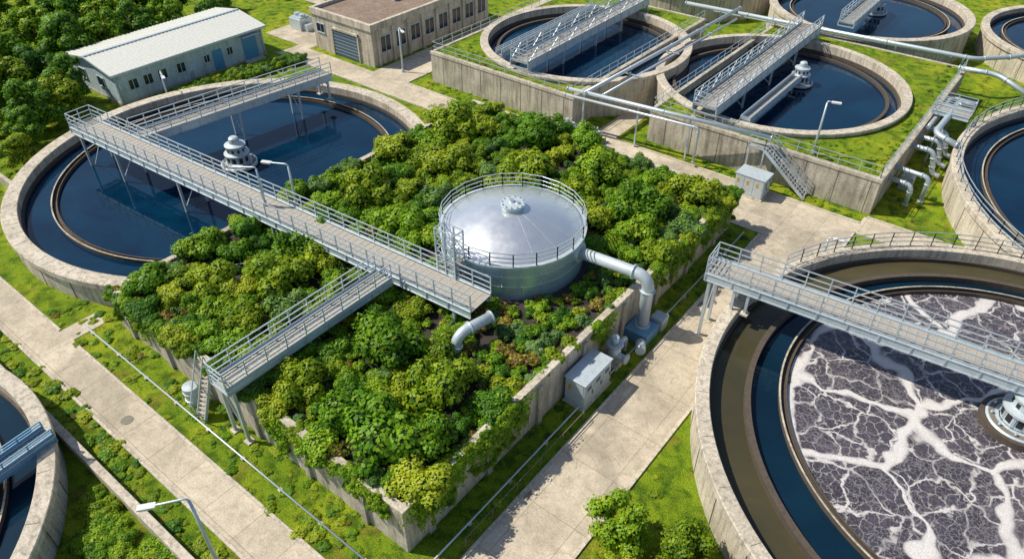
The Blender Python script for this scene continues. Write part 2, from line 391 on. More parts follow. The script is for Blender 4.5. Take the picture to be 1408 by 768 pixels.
big_fixed=[(-18.2,13.2,2.2),(-16.4,14.6,1.6),(-21.2,13.4,1.6),(-18.0,17.3,1.8),(-33.5,20.4,1.6),(-30,14.5,1.3),(-22.5,17.6,2.1),(-24,13.5,1.4),(-27.5,37,2.1),(-37.5,13,1.5),(-38,17,1.7),(-34.5,15.5,1.6),(-31.5,17.6,1.9),(-30.5,26.5,1.9),(-35,28,2.0),(-33,34,1.9),(-37,39,2.2),(-30,41,2.1),(-24,40,2.0),(-19,38,2.1),(-21,35,1.6),(-17,42,1.9),(-17.4,35.5,1.6),(-27,31.5,1.5),(-26.5,43,1.8),(-38,33,1.8)]
for (x,y,r) in big_fixed:
    placed.append((x,y,r)); inst(g.choice([BUSH[0],BUSH[1],BUSH[3],BUSH[4],BUSH[6],BUSH[0]]),"shrub",(x,y,PZ-.35),r,g.uniform(0,6.28),eb,r*g.uniform(.9,1.15))
for rr,num,k in ((1.15,260,.70),(.85,520,.62),(.55,1300,.58),(.36,1900,.56)):
    for i in range(num):
        x=g.uniform(PX0+.3,PX1-.3); y=g.uniform(PY0+.3,PY1-.3); r=lim(x,y,rr*g.uniform(.85,1.2))
        if rr>.8 and r<rr*.8: continue
        if ok(x,y,r,k):
            placed.append((x,y,r)); big=r>.6
            me=g.choice(BUSH if big else SMALL)
            inst(me,"shrub",(x,y,PZ-.35),r*1.15,g.uniform(0,6.28),eb,r*g.uniform(.85,1.3) if big else r*g.uniform(.8,1.2))
for i in range(170):
    side=g.choice("fffrrrl"); r=g.uniform(.35,.75)
    if side=='f':
        x=g.uniform(PX0,PX1-2.5); y=PY0+g.uniform(-.05,.4)
        if g.random()<.3: continue
    elif side=='r':
        y=g.uniform(PY0+1,PY1); x=PX1-g.uniform(-.1,.4)
        if 19<y<32 or g.random()<.2: continue
    else: x=PX0+.2; y=g.uniform(PY0,PY1)
    inst(g.choice(BUSH),"shrub",(x,y,PZ-.3),r,g.uniform(0,6.28),eb,r*.85)
# climbers spilling down the outer faces, in groups
ec=empty("wall_climbers",(-20,20,1.5))
for (side,s0,wd,n,zl) in (('r',13.2,1.3,9,.9),('r',16.6,1.6,12,.6),('r',18.4,.8,6,1.4),('r',34.0,1.0,7,1.3),('r',36.6,1.5,11,.7),('r',40.2,1.4,10,.9),('r',43.2,.9,8,.5),('f',-23.4,.9,9,.3),('f',-36.6,1.6,12,.9),('f',-38.6,.8,7,.8),('f',-33.4,1.0,6,1.7),('f',-20.8,1.0,7,1.4),('f',-31.6,.7,4,2.0),('r',26.3,.5,3,2.2),('f',-17.6,1.0,8,1.5),('f',-16.0,.7,5,2.0)):
    for i in range(n):
        u=s0+g.gauss(0,wd*.5); z=g.uniform(zl,2.9); r=g.uniform(.25,.42)*(1.25 if z>2.2 else 1)
        loc=(PX1+.08,u,z) if side=='r' else (u,PY0-.08,z)
        inst(g.choice([BUSH[0],BUSH[1],BUSH[3],BUSH[6],BUSH[0]]),"climber",loc,r,g.uniform(0,6.28),ec,r*1.3)
def ivy():
    g=np.random.default_rng(4); Pn=[]; Nn=[]
    def curtain(s0,wd,drop,kind):
        n=int(wd*drop*150)
        u=s0+g.normal(size=n)*wd*.28; cut=drop*(1-.6*np.minimum(1,((u-s0)/(wd*.6))**2))*(.8+.25*np.sin(u*9))
        v=g.random(n)*cut; off=np.abs(g.normal(size=n))*.16*(1-.5*v/drop)+.03
        z=PZ+.18-v
        if kind=='f': p=np.c_[u,PY0-.05-off,z]; nn=np.tile([0,-1,.45],(n,1))
        else: p=np.c_[PX1+.05+off,u,z]; nn=np.tile([1,0,.45],(n,1))
        Pn.append(p); Nn.append(nn)
    for s in np.arange(PX0,PX1-3.5,1.5):
        if g.random()<.55: curtain(s+g.random(),g.uniform(.8,2.0),g.uniform(.4,1.9),'f')
    curtain(-23.4,1.6,2.9,'f'); curtain(-16.6,1.2,1.4,'f'); curtain(-36,2.2,2.6,'f'); curtain(-21,1.5,1.3,'f')
    for s in np.arange(PY0+1.4,PY1,1.05):
        if 19.5<s<32.5 and g.random()<.8: continue
        if g.random()<.72: curtain(s+g.random(),g.uniform(.9,2.4),g.uniform(.9,3.0),'r')
    for s in (12.6,14.0,16.8,18.2,35.5,37.5,40,43): curtain(s,2.0,2.7,'r')
    P=np.vstack(Pn); N=np.vstack(Nn).astype(float); n=len(P); sn=N+g.normal(size=(n,3))*.2; sn/=np.linalg.norm(sn,axis=1)[:,None]
    N+=g.normal(size=(n,3))*.45; N/=np.linalg.norm(N,axis=1)[:,None]
    t=np.cross(N,g.normal(size=(n,3))); t/=np.linalg.norm(t,axis=1)[:,None]; b=np.cross(N,t); s=.125*(.6+.8*g.random(n))[:,None]
    V=np.stack([P-t*s*.6,P-b*s*.4,P+t*s*.6,P+b*s*.4],1).reshape(-1,3)
    me=finish_leafmesh("ivy",np.zeros((0,3)),np.arange(4*n).reshape(-1,4).tolist(),[],[],V,n,['leafA','leafB'],np.clip(g.normal(.62,.22,n),0,1),sn,g,.3)
    o=bpy.data.objects.new("hanging_ivy",me); scene.collection.objects.link(o)
ivy()

# ---------------------------------------------------------------- clarifier tanks
def tank(name,c,ro,th,zt,zw,rim_over=.12,trough=None,outer='water',wallmat='conc2',foam=None,trough_c=None,ledge=True):
    e=empty(name,(c[0],c[1],0)); mb=MB()
    mb.lathe(c,[(ro-.05,-.2),(ro-.05,zt-.45),(ro+rim_over,zt-.42),(ro+rim_over,zt-.04),(ro+rim_over-.04,zt),(ro-th+.04,zt),(ro-th,zt-.04),(ro-th,-.2)],wallmat,160)
    if ledge: mb.lathe(c,[(ro-th,zw+.28),(ro-th-.14,zw+.28),(ro-th-.14,zw-.3)],'rust',160)
    mb.build("wall",e)
    mb=MB()
    for i in range(int(ro*2.2)):
        a=2*math.pi*i/int(ro*2.2); p=Vector((c[0]+(ro)*math.cos(a),c[1]+ro*math.sin(a),0)); d=Vector((math.cos(a),math.sin(a),0)); sd=Vector((-d.y,d.x,0))
        mb.quadbox(p+Vector((0,0,(zt-.45)/2))-d*.045,d*.012,sd*.025,Vector((0,0,(zt-.45)/2)),'joint')
        mb.quadbox(p+Vector((0,0,zt+.001))-d*th/2,d*(th/2-.04),sd*.014,Vector((0,0,.002)),'joint')
    mb.build("wall_joints",e)
    tc=trough_c or c; mb=MB(); mb.disk(c,ro-th-.02,zw,outer,128); mb.build("water",e)
    if trough:
        mb=MB()
        for r in trough:
            mb.lathe(tc,[(r+.20,zw-.2),(r+.20,zw+.30),(r+.13,zw+.30),(r+.13,zw+.07),(r-.13,zw+.07),(r-.13,zw+.24),(r-.2,zw+.24),(r-.2,zw-.2)],'rust',160)
            mb.lathe(tc,[(r+.215,zw+.31),(r+.12,zw+.31)],'conc',160)
        mb.build("weir_trough",e)
    if foam:
        mb=MB(); mb.disk(tc,foam[0],zw+.02,foam[1],128); mb.build("sludge_blanket",e)
    return e
def turret(parent,c,z,s=1.0,mat='white'):
    mb=MB()
    mb.lathe(c,[(1.05*s,z-.3),(1.05*s,z+.1*s),(1.6*s,z+.12*s),(1.6*s,z+.36*s),(1.52*s,z+.42*s),(1.0*s,z+.42*s)],mat,40)
    mb.lathe(c,[(1.48*s,z+.43*s),(1.2*s,z+.43*s)],'iron',40)
    mb.lathe(c,[(.95*s,z+.4*s),(.95*s,z+1.2*s),(1.12*s,z+1.22*s),(1.12*s,z+1.36*s),(.8*s,z+1.45*s),(.8*s,z+2.0*s),(.92*s,z+2.02*s),(.92*s,z+2.15*s),(.5*s,z+2.3*s),(.42*s,z+2.75*s),(.3*s,z+2.85*s),(0.001,z+2.88*s)],mat,32)
    for i in range(10):
        a=2*math.pi*i/10; d=Vector((math.cos(a),math.sin(a),0)); o=Vector((c[0],c[1],0))
        mb.beam(o+d*.97*s+Vector((0,0,z+.5*s)),o+d*.97*s+Vector((0,0,z+1.2*s)),.1*s,.12*s,mat)
        a+=.31; d=Vector((math.cos(a),math.sin(a),0)); sd=Vector((-d.y,d.x,0))
        mb.quadbox(o+d*.95*s+Vector((0,0,z+.85*s)),d*.02,sd*.15*s,Vector((0,0,.24*s)),'black')
        mb.quadbox(o+d*.8*s+Vector((0,0,z+1.7*s)),d*.02,sd*.1*s,Vector((0,0,.14*s)),'black')
        mb.cyl(o+d*1.35*s+Vector((0,0,z+.42*s)),o+d*1.35*s+Vector((0,0,z+.6*s)),.07*s,'steel',8)
    mb.build("turret",parent)
def bridge(name,p0,p1,w,z,legs=(),h=1.1,girder=.45,end_rails=True,mat='steel',deckmat='deck',truss=False):
    p0=Vector((*p0,z)); p1=Vector((*p1,z)); d=(p1-p0); L=d.length; t=d.normalized(); sd=Vector((-t.y,t.x,0))
    e=empty(name,(p0+p1)/2); mb=MB()
    mb.beam(p0+Vector((0,0,-.03)),p1+Vector((0,0,-.03)),w-.16,.06,deckmat)
    n=int(L/.45)
    for i in range(n+1):
        q=p0+t*(L*i/n); mb.beam(q-sd*(w/2-.1)+Vector((0,0,.008)),q+sd*(w/2-.1)+Vector((0,0,.008)),.035,.02,'steel')
    mb.build("deck",e)
    mb=MB()
    for s in (-1,1):
        o=sd*(s*w/2); mb.beam(p0+o+Vector((0,0,-girder/2+.05)),p1+o+Vector((0,0,-girder/2+.05)),.05,girder,'blue' if mat=='blue' else 'white')
        mb.beam(p0+o+Vector((0,0,.07)),p1+o+Vector((0,0,.07)),.14,.05,'white'); mb.beam(p0+o+Vector((0,0,-girder+.05)),p1+o+Vector((0,0,-girder+.05)),.16,.05,mat)
    n=int(L/1.5)
    for i in range(n):
        a=p0+t*(L*i/n); b=p0+t*(L*(i+1)/n); dz=Vector((0,0,-girder+.1)); k=1 if i%2 else -1
        mb.beam(a-sd*w/2+dz,a+sd*w/2+dz,.08,.1,mat); mb.beam(a+sd*k*w/2+dz,b-sd*k*w/2+dz,.05,.05,mat)
        for s in (-1,1): mb.beam(a+sd*s*(w/2+.04)+Vector((0,0,.05)),a+sd*s*(w/2+.04)+Vector((0,0,-girder+.05)),.06,.08,mat)
    mb.build("girders",e)
    mb=MB()
    for s in (-1,1):
        o=sd*(s*w/2)
        railing(mb,[p0+o+Vector((0,0,.09)),p1+o+Vector((0,0,.09))],h,mat,1.25,.065)
        if truss:
            n=int(L/1.6)
            for i in range(n):
                a=p0+o+t*(L*i/n); b=p0+o+t*(L*(i+1)/n); up=Vector((0,0,h+.09))
                mb.beam(a+(up if i%2 else Vector()),b+(Vector() if i%2 else up),.05,.05,mat)
    if end_rails:
        railing(mb,[p0-sd*w/2+Vector((0,0,.09)),p0+sd*w/2+Vector((0,0,.09))],h,mat,1)
    mb.build("railing",e)
    if legs:
        mb=MB()
        for f,z0 in legs:
            q=p0+t*f
            for s in (-1,1):
                a=q+sd*s*(w/2-.05); mb.beam(Vector((a.x,a.y,z0)),a+Vector((0,0,-girder+.08)),.16,.16,mat)
                mb.box(a.x-.22,a.x+.22,a.y-.22,a.y+.22,z0-.02,z0+.08,'conc2')
            a=q-sd*(w/2-.05); b=q+sd*(w/2-.05); zc=z-girder
            mb.beam(Vector((a.x,a.y,z0+(zc-z0)*.15)),Vector((b.x,b.y,zc)),.05,.05,mat)
            mb.beam(Vector((a.x,a.y,zc-.15)),Vector((b.x,b.y,zc-.15)),.14,.2,mat)
        mb.build("supports",e)
    return e
LC=(-48.4,25.8)
e=tank("clarifier_tank",LC,15.7,.95,1.9,1.0,trough=[12.6],trough_c=(-48.9,26.0))
turret(e,(-48.7,26.6),1.0,.88)
mb=MB(); rail_arc(mb,LC,15.5,1.9,R(-35),R(20),.95); mb.build("rim_railing",e)
bridge("walkway_bridge",(-59,20.1),(-20.3,22.9),1.9,4.0,legs=[(1.0,0),(5.5,.9),(13,.9),(20.5,.9),(22.8,2.6),(28,2.6),(33,2.6),(37.6,2.6)])
bridge("walkway_bridge",(-53.6,21.6),(-51.7,38.6),1.7,3.98,legs=[(8,.9),(13.6,.9),(16.6,1.9)],end_rails=False)
bridge("walkway_bridge",(-26.3,10.3),(-26.3,21.3),1.3,3.96,legs=[(.3,0),(5,2.6)],girder=.3)
BR=(6.3,32.6)
M['foam1']=foam_mat("sludge_foam",(4.8,34.2)); M['foam2']=foam_mat("sludge_foam_b",(14,63))
e=tank("sludge_clarifier",BR,16.2,.6,2.8,1.9,trough=[11.75],outer='water2',foam=(11.5,'foam1'),trough_c=(5.9,33.2))
mb=MB(); mb.lathe(BR,[(15.55,1.915),(13.75,1.915)],'sludge',128); mb.build("murky_band",e)
mb=MB(); mb.lathe(BR,[(13.8,1.7),(13.8,2.3),(13.5,2.3),(13.5,1.7)],'rust',160); mb.build("baffle_wall",e)
turret(e,(4.9,34.1),1.95,.95,'white')
mb=MB(); mb.lathe((4.9,34.1),[(1.75,1.8),(1.75,2.3),(1.55,2.3),(1.55,1.8)],'rust',40); mb.build("feed_well",e)
mb=MB(); rail_arc(mb,BR,16.05,2.8,R(30),R(160),1.0); mb.build("rim_railing",e)
bridge("walkway_bridge",(-11.6,33.1),(21,36.0),1.7,4.6,legs=[(.3,0),(1.8,0),(2.6,2.8)])
e=tank("clarifier_tank",(-36.2,-8.8),13.6,.7,2.0,1.0,trough=[11.2],outer='water2')
bridge("walkway_bridge",(-31.9,4.1),(-30.4,-9.0),.9,2.2,girder=.35,mat='blue',h=.45,end_rails=False)
e=tank("aeration_tank",(14.5,63.5),19,.7,2.6,1.6,trough=[16.6,13.5],foam=(13.3,'foam2'))
mb=MB(); rail_arc(mb,(14.5,63.5),18.8,2.6,R(130),R(235),1.0); mb.build("rim_railing",e)
e=tank("clarifier_tank",(1.8,96),11,.7,2.6,1.8,trough=[8.8])
e=tank("clarifier_tank",(-20,89.9),10.6,.7,3.2,2.2,trough=[8.2]); turret(e,(-19.5,91),2.2,.8)
bridge("walkway_bridge",(-19.4,79.6),(-19.6,91),1.5,4.2)
e=tank("clarifier_tank",(-42.5,91),11,.7,3.0,2.2,trough=[8.8])
# ---------------------------------------------------------------- platforms with round tanks
def platform(name,x0,x1,y0,y1,z,c,ro,th,zw,troughs):
    e=empty(name,((x0+x1)/2,(y0+y1)/2,0)); mb=MB(); t=.35
    for b in ((x0,x1,y0,y0+t),(x0,x1,y1-t,y1),(x0,x0+t,y0+t,y1-t),(x1-t,x1,y0+t,y1-t)): mb.box(*b,-.1,z,'conc')
    mb.build("wall",e,.03)
    mb=MB()
    for x in np.arange(x0+1.6,x1,2.4): mb.box(x-.02,x+.02,y0-.012,y0,0,z-.3,'joint')
    for y in np.arange(y0+1.6,y1,2.4): mb.box(x1,x1+.012,y-.02,y+.02,0,z-.3,'joint')
    mb.box(x0-.06,x1+.06,y0-.06,y0,z-.28,z-.02,'conc2'); mb.box(x1,x1+.06,y0,y1,z-.28,z-.02,'conc2')
    mb.build("coping",e)
    mb=MB(); N=72; rr=ro-.3
    ring=[]; 
    for j in range(N*2):
        a=2*math.pi*j/(N*2); dx,dy=math.cos(a),math.sin(a); px,py=c[0]+rr*dx,c[1]+rr*dy
        ts=[]
        if dx>1e-6: ts.append((x1-t-c[0])/dx)
        if dx<-1e-6: ts.append((x0+t-c[0])/dx)
        if dy>1e-6: ts.append((y1-t-c[1])/dy)
        if dy<-1e-6: ts.append((y0+t-c[1])/dy)
        tt=max(min(ts),0); ring.append((px,py,c[0]+tt*dx,c[1]+tt*dy,tt))
    for j in range(N*2):
        A=ring[j]; B=ring[(j+1)%(N*2)]
        if A[4]>rr or B[4]>rr: mb.poly([(A[0],A[1],z-.06),(A[2],A[3],z-.06),(B[2],B[3],z-.06),(B[0],B[1],z-.06)],'grass')
    for (qx,qy) in ((x0+t,y0+t),(x1-t,y0+t),(x1-t,y1-t),(x0+t,y1-t)):
        a=math.atan2(qy-c[1],qx-c[0]); j=int((a%(2*math.pi))/(2*math.pi)*(N*2)); A=ring[j]; B=ring[(j+1)%(N*2)]
        mb.poly([(A[2],A[3],z-.06),(qx,qy,z-.06),(B[2],B[3],z-.06)],'grass')
    mb.build("lawn",e)
    mb=MB(); mb.lathe(c,[(ro-.05,-.2),(ro-.05,z+.1),(ro+.08,z+.13),(ro+.08,z+.31),(ro+.04,z+.35),(ro-th,z+.35),(ro-th,-.1)],'conc2',144)
    mb.lathe(c,[(ro-th-.02,zw+.35),(ro-th-.2,zw+.35),(ro-th-.2,zw-.3)],'rust',144); mb.build("tank_ring",e)
    mb=MB(); mb.disk(c,ro-th-.01,zw,'water',120); mb.build("water",e)
    mb=MB()
    for r in troughs: mb.lathe(c,[(r+.13,zw-.2),(r+.13,zw+.26),(r-.13,zw+.26),(r-.13,zw-.2)],'rust',144)
    mb.build("weir",e)
    mb=MB(); railing(mb,[(x0+.15,y1-.2,z),(x0+.15,y0+.17,z),(x1-.17,y0+.17,z),(x1-.17,y1-.2,z)],.9,'steel',1.5,.045,(1,.5),kick=False); mb.build("railing",e)
    return e
P2=(-20.0,64.3)
e=platform("raised_settling_tank",-26.3,-7.3,52.2,78.2,3.0,P2,11.0,.65,2.3,[9.3])
turret(e,(-18.8,66.4),2.3,.75)
bridge("walkway_bridge",(-21.7,52.5),(-21.9,76.6),2.0,4.3,legs=[(.5,3.0),(6,2.2),(12,2.2),(18,2.2),(23.6,3)],girder=.6,truss=True)
bridge("walkway_bridge",(-18.8,54.2),(-18.8,65.4),.8,3.3,girder=.2,h=.3)
P1=(-39.0,61.2)
e=platform("raised_settling_tank",-49.6,-32.6,49.8,75,3.1,P1,10.5,.7,2.4,[8.8])
bridge("walkway_bridge",(-39.2,50.6),(-39.8,73.5),1.9,4.3,legs=[(.5,3.1),(6,2.3),(12,2.3),(17,2.3),(22.6,3.1)],girder=.6,truss=True)
bridge("walkway_bridge",(-43.2,52.6),(-43.6,70),.7,3.4,girder=.25,h=.5,end_rails=False)

# ---------------------------------------------------------------- storage tank (silver dome)
e=empty("storage_tank",(*TC,PZ)); mb=MB()
mb.lathe(TC,[(4.4,2.4),(4.4,5.0)],'tealwall',96,True)
mb.lathe(TC,[(4.4,5.0),(4.52,5.0),(4.52,5.12),(4.3,5.14)],'white',96,False)
for z in (3.6,4.3): mb.lathe(TC,[(4.40,z),(4.43,z),(4.43,z+.05),(4.40,z+.05)],'silver',96)
for i in range(24):
    a=2*math.pi*i/24; mb.beam((TC[0]+4.4*math.cos(a),TC[1]+4.4*math.sin(a),2.5),(TC[0]+4.4*math.cos(a),TC[1]+4.4*math.sin(a),5),.03,.03,'silver')
mb.build("shell",e)
mb=MB()
prof=[(4.32*math.cos(u),5.1+1.2*(1-(math.cos(u))**1.6)) for u in np.linspace(0,math.pi/2-.001,16)]
mb.lathe(TC,prof,'silver',96,True)
mb.build("dome_roof",e)
mb=MB()
for i in range(16):
    a=2*math.pi*(i+.5)/16; pts=[(TC[0]+r*math.cos(a),TC[1]+r*math.sin(a),z+.002) for r,z in prof[:14]]
    for p,q in zip(pts[:-1],pts[1:]): mb.beam(p,q,.016,.004,'steel')
zt=6.27
mb.lathe(TC,[(.62,zt-.1),(.62,zt+.2),(.74,zt+.2),(.74,zt+.3),(.3,zt+.34),(.001,zt+.34)],'white',28)
for i in range(12):
    a=2*math.pi*i/12; mb.cyl((TC[0]+.66*math.cos(a),TC[1]+.66*math.sin(a),zt+.28),(TC[0]+.66*math.cos(a),TC[1]+.66*math.sin(a),zt+.4),.05,'steel',6)
mb.cyl((TC[0]-.1,TC[1],zt+.3),(TC[0]-.1,TC[1],zt+.5),.16,'silver',10); mb.cyl((TC[0]+.3,TC[1]+.1,zt+.3),(TC[0]+.3,TC[1]+.1,zt+.45),.1,'silver',10)
mb.build("hatch",e)
mb=MB(); rail_arc(mb,TC,4.45,5.1,0,2*math.pi,.9,'steel',.05); mb.build("railing",e)
mb=MB()
for x in (-24.2,-23.5,-22.8):
    for y in (23.6,24.4): mb.beam((x,y,2.6),(x,y,7.0),.08,.08,'steel')
for z in np.arange(3.0,7.1,.5):
    for y in (23.6,24.4): mb.beam((-24.2,y,z),(-22.8,y,z),.045,.045,'steel')
    for x in (-24.2,-22.8): mb.beam((x,23.6,z),(x,24.4,z),.045,.045,'steel')
for i in range(9):
    f=i/8; mb.box(-24.1+f*1.2,-23.85+f*1.2,23.65,24.35,4.0+f*1.05,4.04+f*1.05,'deck')
for y in (23.6,24.4):
    for z in (3,4.5,5.6): mb.beam((-24.2,y,z),(-22.8,y,z+1.3),.04,.04,'steel'); mb.beam((-22.8,y,z),(-24.2,y,z+1.3),.04,.04,'steel')
mb.build("access_stair",e)
# ---------------------------------------------------------------- pipes
mb=MB(); pipe(mb,[(-18.6,29.8,4.35),(-14.0,30.3,4.35),(-14.0,30.3,.7)],.36,'white',.9,18)
mb.cyl((-18.75,29.78,4.35),(-18.35,29.83,4.35),.62,'white',20)
mb.box(-14.7,-13.2,29.4,30.9,0,.75,'blue'); mb.box(-13.9,-13.1,31.1,31.9,0,.9,'steel'); mb.cyl((-13.4,29.1,.55),(-13.0,28.4,.55),.3,'white',12)
mb.build("overflow_pipe")
mb=MB(); pipe(mb,[(-19.2,22.5,3.95),(-19.7,20.3,3.95),(-19.75,20.0,2.6)],.3,'white',.7,16); mb.build("discharge_pipe")
mb=MB(); pipe(mb,[(-41,9.7,.16),(-13.7,9.7,.16)],.05,'steel',.1,8,False); pipe(mb,[(-13.6,9.9,.16),(-13.6,44,.16)],.05,'steel',.1,8,False)
for x in np.arange(-40,-14,3): mb.box(x-.1,x+.1,9.6,9.8,0,.12,'conc2')
for y in np.arange(11,44,3): mb.box(-13.7,-13.5,y-.1,y+.1,0,.12,'conc2')
mb.build("drain_pipe")
mb=MB(); pipe(mb,[(-33,49.4,3.9),(-15.5,51.6,3.9)],.17,'steel',.3,12); pipe(mb,[(-33,49.0,3.5),(-21,50.4,3.5),(-21,50.4,.4)],.11,'steel',.3,10)
pipe(mb,[(-31.2,49.3,3.95),(-30.2,78,3.95)],.17,'steel',.3,12); pipe(mb,[(-30.4,51,3.4),(-29.6,76,3.4)],.11,'steel',.3,10)
for x in (-31.5,-26.5,-22): mb.beam((x,49.6+(x+33)*.12,0),(x,49.6+(x+33)*.12,3.7),.12,.12,'steel')
for y in (56,63,70): mb.beam((-30.7,y,0),(-30.7,y,3.8),.12,.12,'steel'); mb.beam((-31.3,y,3.6),(-29.5,y,3.6),.1,.1,'steel')
mb.build("pipe_rack")
mb=MB(); pipe(mb,[(-36,76.6,3.7),(-7,78.9,3.7),(-4,82,3.7),(-2,86,3.7)],.2,'steel',.8,12); pipe(mb,[(-33,77.6,3.2),(-9,79.6,3.2)],.13,'steel',.5,10)
pipe(mb,[(-7.8,76,3.6),(-4.6,76.5,3.6),(-1.5,75,2.9)],.22,'steel',.9,12)
for x in (-32,-26,-20,-14,-8): mb.beam((x,77+(x+36)*.08,0),(x,77+(x+36)*.08,3.5),.14,.14,'steel')
mb.build("transfer_pipe")
mb=MB()
for i,y in enumerate((60.5,62.5,64.5)):
    pipe(mb,[(-7.4,y,2.3),(-5.6,y,2.3),(-5.2,y,.5),(-4.6,y,.4)],.2,'steel',.5,12)
pipe(mb,[(-7.3,55.2,1.8),(-5.6,55.0,1.8),(-5.6,55,.1)],.18,'steel',.5,12); pipe(mb,[(-7.3,56.4,2.2),(-4.8,56.2,2.2),(-4.8,56.2,.1)],.18,'steel',.5,12)
mb.box(-6.8,-5.9,57.3,58.4,0,1.2,'steel'); mb.box(-6.6,-6.1,57.5,58.1,1.2,1.5,'white')
mb.build("valve_manifold")
bridge("walkway_bridge",(-7.4,66.6),(-4.6,66.6),1.4,3.3,end_rails=False,girder=.3)
mb=MB()
pipe(mb,[(-4.9,69.5,3.1),(-6.0,69.5,3.1),(-6.2,62,3.1),(-4.3,61.6,2.8)],.24,'steel',.8,12); pipe(mb,[(-4.8,71,2.7),(-6.9,71,2.7),(-7.0,63.5,2.7)],.16,'steel',.5,10)
for y in (63,66,69): mb.beam((-6.2,y,0),(-6.2,y,2.9),.14,.14,'steel')
mb.build("manifold_pipe")
for k,x in enumerate((-32.4,-31.0,-29.7)):
    mb=MB(); mb.box(x-.5,x+.5,48.6,49.5,.02,.9,'steel'); mb.box(x-.42,x+.42,48.7,49.4,.9,1.02,'white'); mb.cyl((x-.2,49.05,1.0),(x-.2,49.05,1.35),.15,'white',10)
    mb.box(x-.35,x-.02,48.58,48.6,.3,.8,'darkdoor'); mb.cyl((x+.25,49,1.0),(x+.25,49,1.5),.08,'steel',8); mb.build("pump_unit",None,.02)
# ---------------------------------------------------------------- cabinets
def cabinet(x0,x1,y0,y1,h,mat='white'):
    e=empty("control_cabinet",((x0+x1)/2,(y0+y1)/2,0)); mb=MB(); mb.box(x0-.08,x1+.08,y0-.08,y1+.08,0,.15,'conc2'); mb.box(x0,x1,y0,y1,.15,h,mat); mb.box(x0-.06,x1+.06,y0-.06,y1+.06,h,h+.07,mat); mb.build("body",e,.02)
    mb=MB(); n=max(2,int((y1-y0)/.8))
    for i in range(n):
        a=y0+(y1-y0)*(i+.06)/n; b=y0+(y1-y0)*(i+.94)/n; mb.box(x1,x1+.02,a,b,.25,h-.1,mat); mb.box(x1+.02,x1+.05,b-.12,b-.07,h*.45,h*.6,'black')
        for k in range(5): mb.box(x1+.02,x1+.03,a+.15,b-.2,h*.7+k*.06,h*.7+k*.06+.025,'darkdoor')
    n=max(1,int((x1-x0)/.7))
    for i in range(n):
        a=x0+(x1-x0)*(i+.08)/n; b=x0+(x1-x0)*(i+.92)/n; mb.box(a,b,y0-.02,y0,.25,h-.1,mat); mb.box(a+.1,a+.3,y0-.03,y0-.02,h*.6,h*.8,'yellow')
    mb.build("doors",e)
cabinet(-14.55,-13.3,23.0,25.6,1.9); cabinet(-16.7,-14.4,48.8,50.3,1.75)
mb=MB(); mb.box(-14.4,-13.5,26.6,27.7,0,.3,'conc2'); mb.cyl((-14,27.1,.3),(-14,27.1,1.5),.38,'steel',16); mb.cyl((-14,27.1,1.5),(-14,27.1,1.62),.5,'steel',16); mb.cyl((-14,27.1,1.62),(-14,27.1,2.1),.22,'white',12)
mb.cyl((-14.4,27.1,.8),(-13.2,27.1,.8),.2,'white',12); mb.cyl((-13.25,27.1,.8),(-13.13,27.1,.8),.32,'white',12); mb.sweep(fillet([(-14,27.3,1.2),(-14,28.3,1.2),(-14,28.3,.1)],.3),.16,'steel',10)
mb.build("vertical_pump")
mb=MB(); mb.lathe((-30.2,10.4),[(.42,0),(.42,.5),(.46,.52),(.42,.54),(.42,1.0),(.46,1.02),(.42,1.05),(.42,1.35),(.001,1.38)],'steel',20); mb.build("chemical_drum")
mb=MB()
for s in (-.32,.32):
    mb.beam((-28.9+s,9.9,0),(-28.9+s,11.1,3.1),.07,.16,'steel'); mb.beam((-28.9+s,9.7,1.0),(-28.9+s,10.95,4.1),.05,.05,'steel')
    for f in (.0,.5,1): mb.beam((-28.9+s,9.9+f*1.2,f*3.1),(-28.9+s,9.75+f*1.2,f*3.1+1),.05,.05,'steel')
for i in range(12):
    f=(i+.5)/12; mb.box(-29.2,-28.6,9.82+f*1.2,10.06+f*1.2,f*3.1,f*3.1+.04,'deck')
mb.build("access_ladder")
mb=MB(); n=16
for i in range(n):
    f=i/n; x=-12.0-f*3.6; mb.box(x-.24,x,51.0,52.05,.15+f*2.85,.2+f*2.85,'deck')
for y in (51.0,52.05):
    mb.beam((-11.9,y,.1),(-15.7,y,3.05),.06,.24,'steel'); railing(mb,[(-11.9,y,.2),(-15.7,y,3.1)],1.0,'steel',1.0,.05,kick=False)
mb.box(-17.0,-15.6,51.0,52.1,2.95,3.02,'deck'); railing(mb,[(-17,51,3.0),(-15.7,51,3.0)],1.0,'steel',1.0,.05)
for x in (-16.9,-15.7): mb.beam((x,51.05,0),(x,51.05,2.95),.1,.1,'steel')
mb.build("metal_staircase")
mb=MB(); railing(mb,[(-12.95,13,0),(-12.95,22.5,0)],.7,'iron',1.8,.03,(1.0,),False); mb.build("handrail")
mb=MB(); mb.box(-60,-12,4.55,4.95,-.1,.8,'conc2'); mb.build("retaining_wall",None,.03)
mb=MB(); mb.box(-72,-60,14.0,14.3,-.1,.8,'conc2'); mb.box(-84,-64,13.2,13.5,-.1,.8,'conc2'); mb.build("boundary_wall")
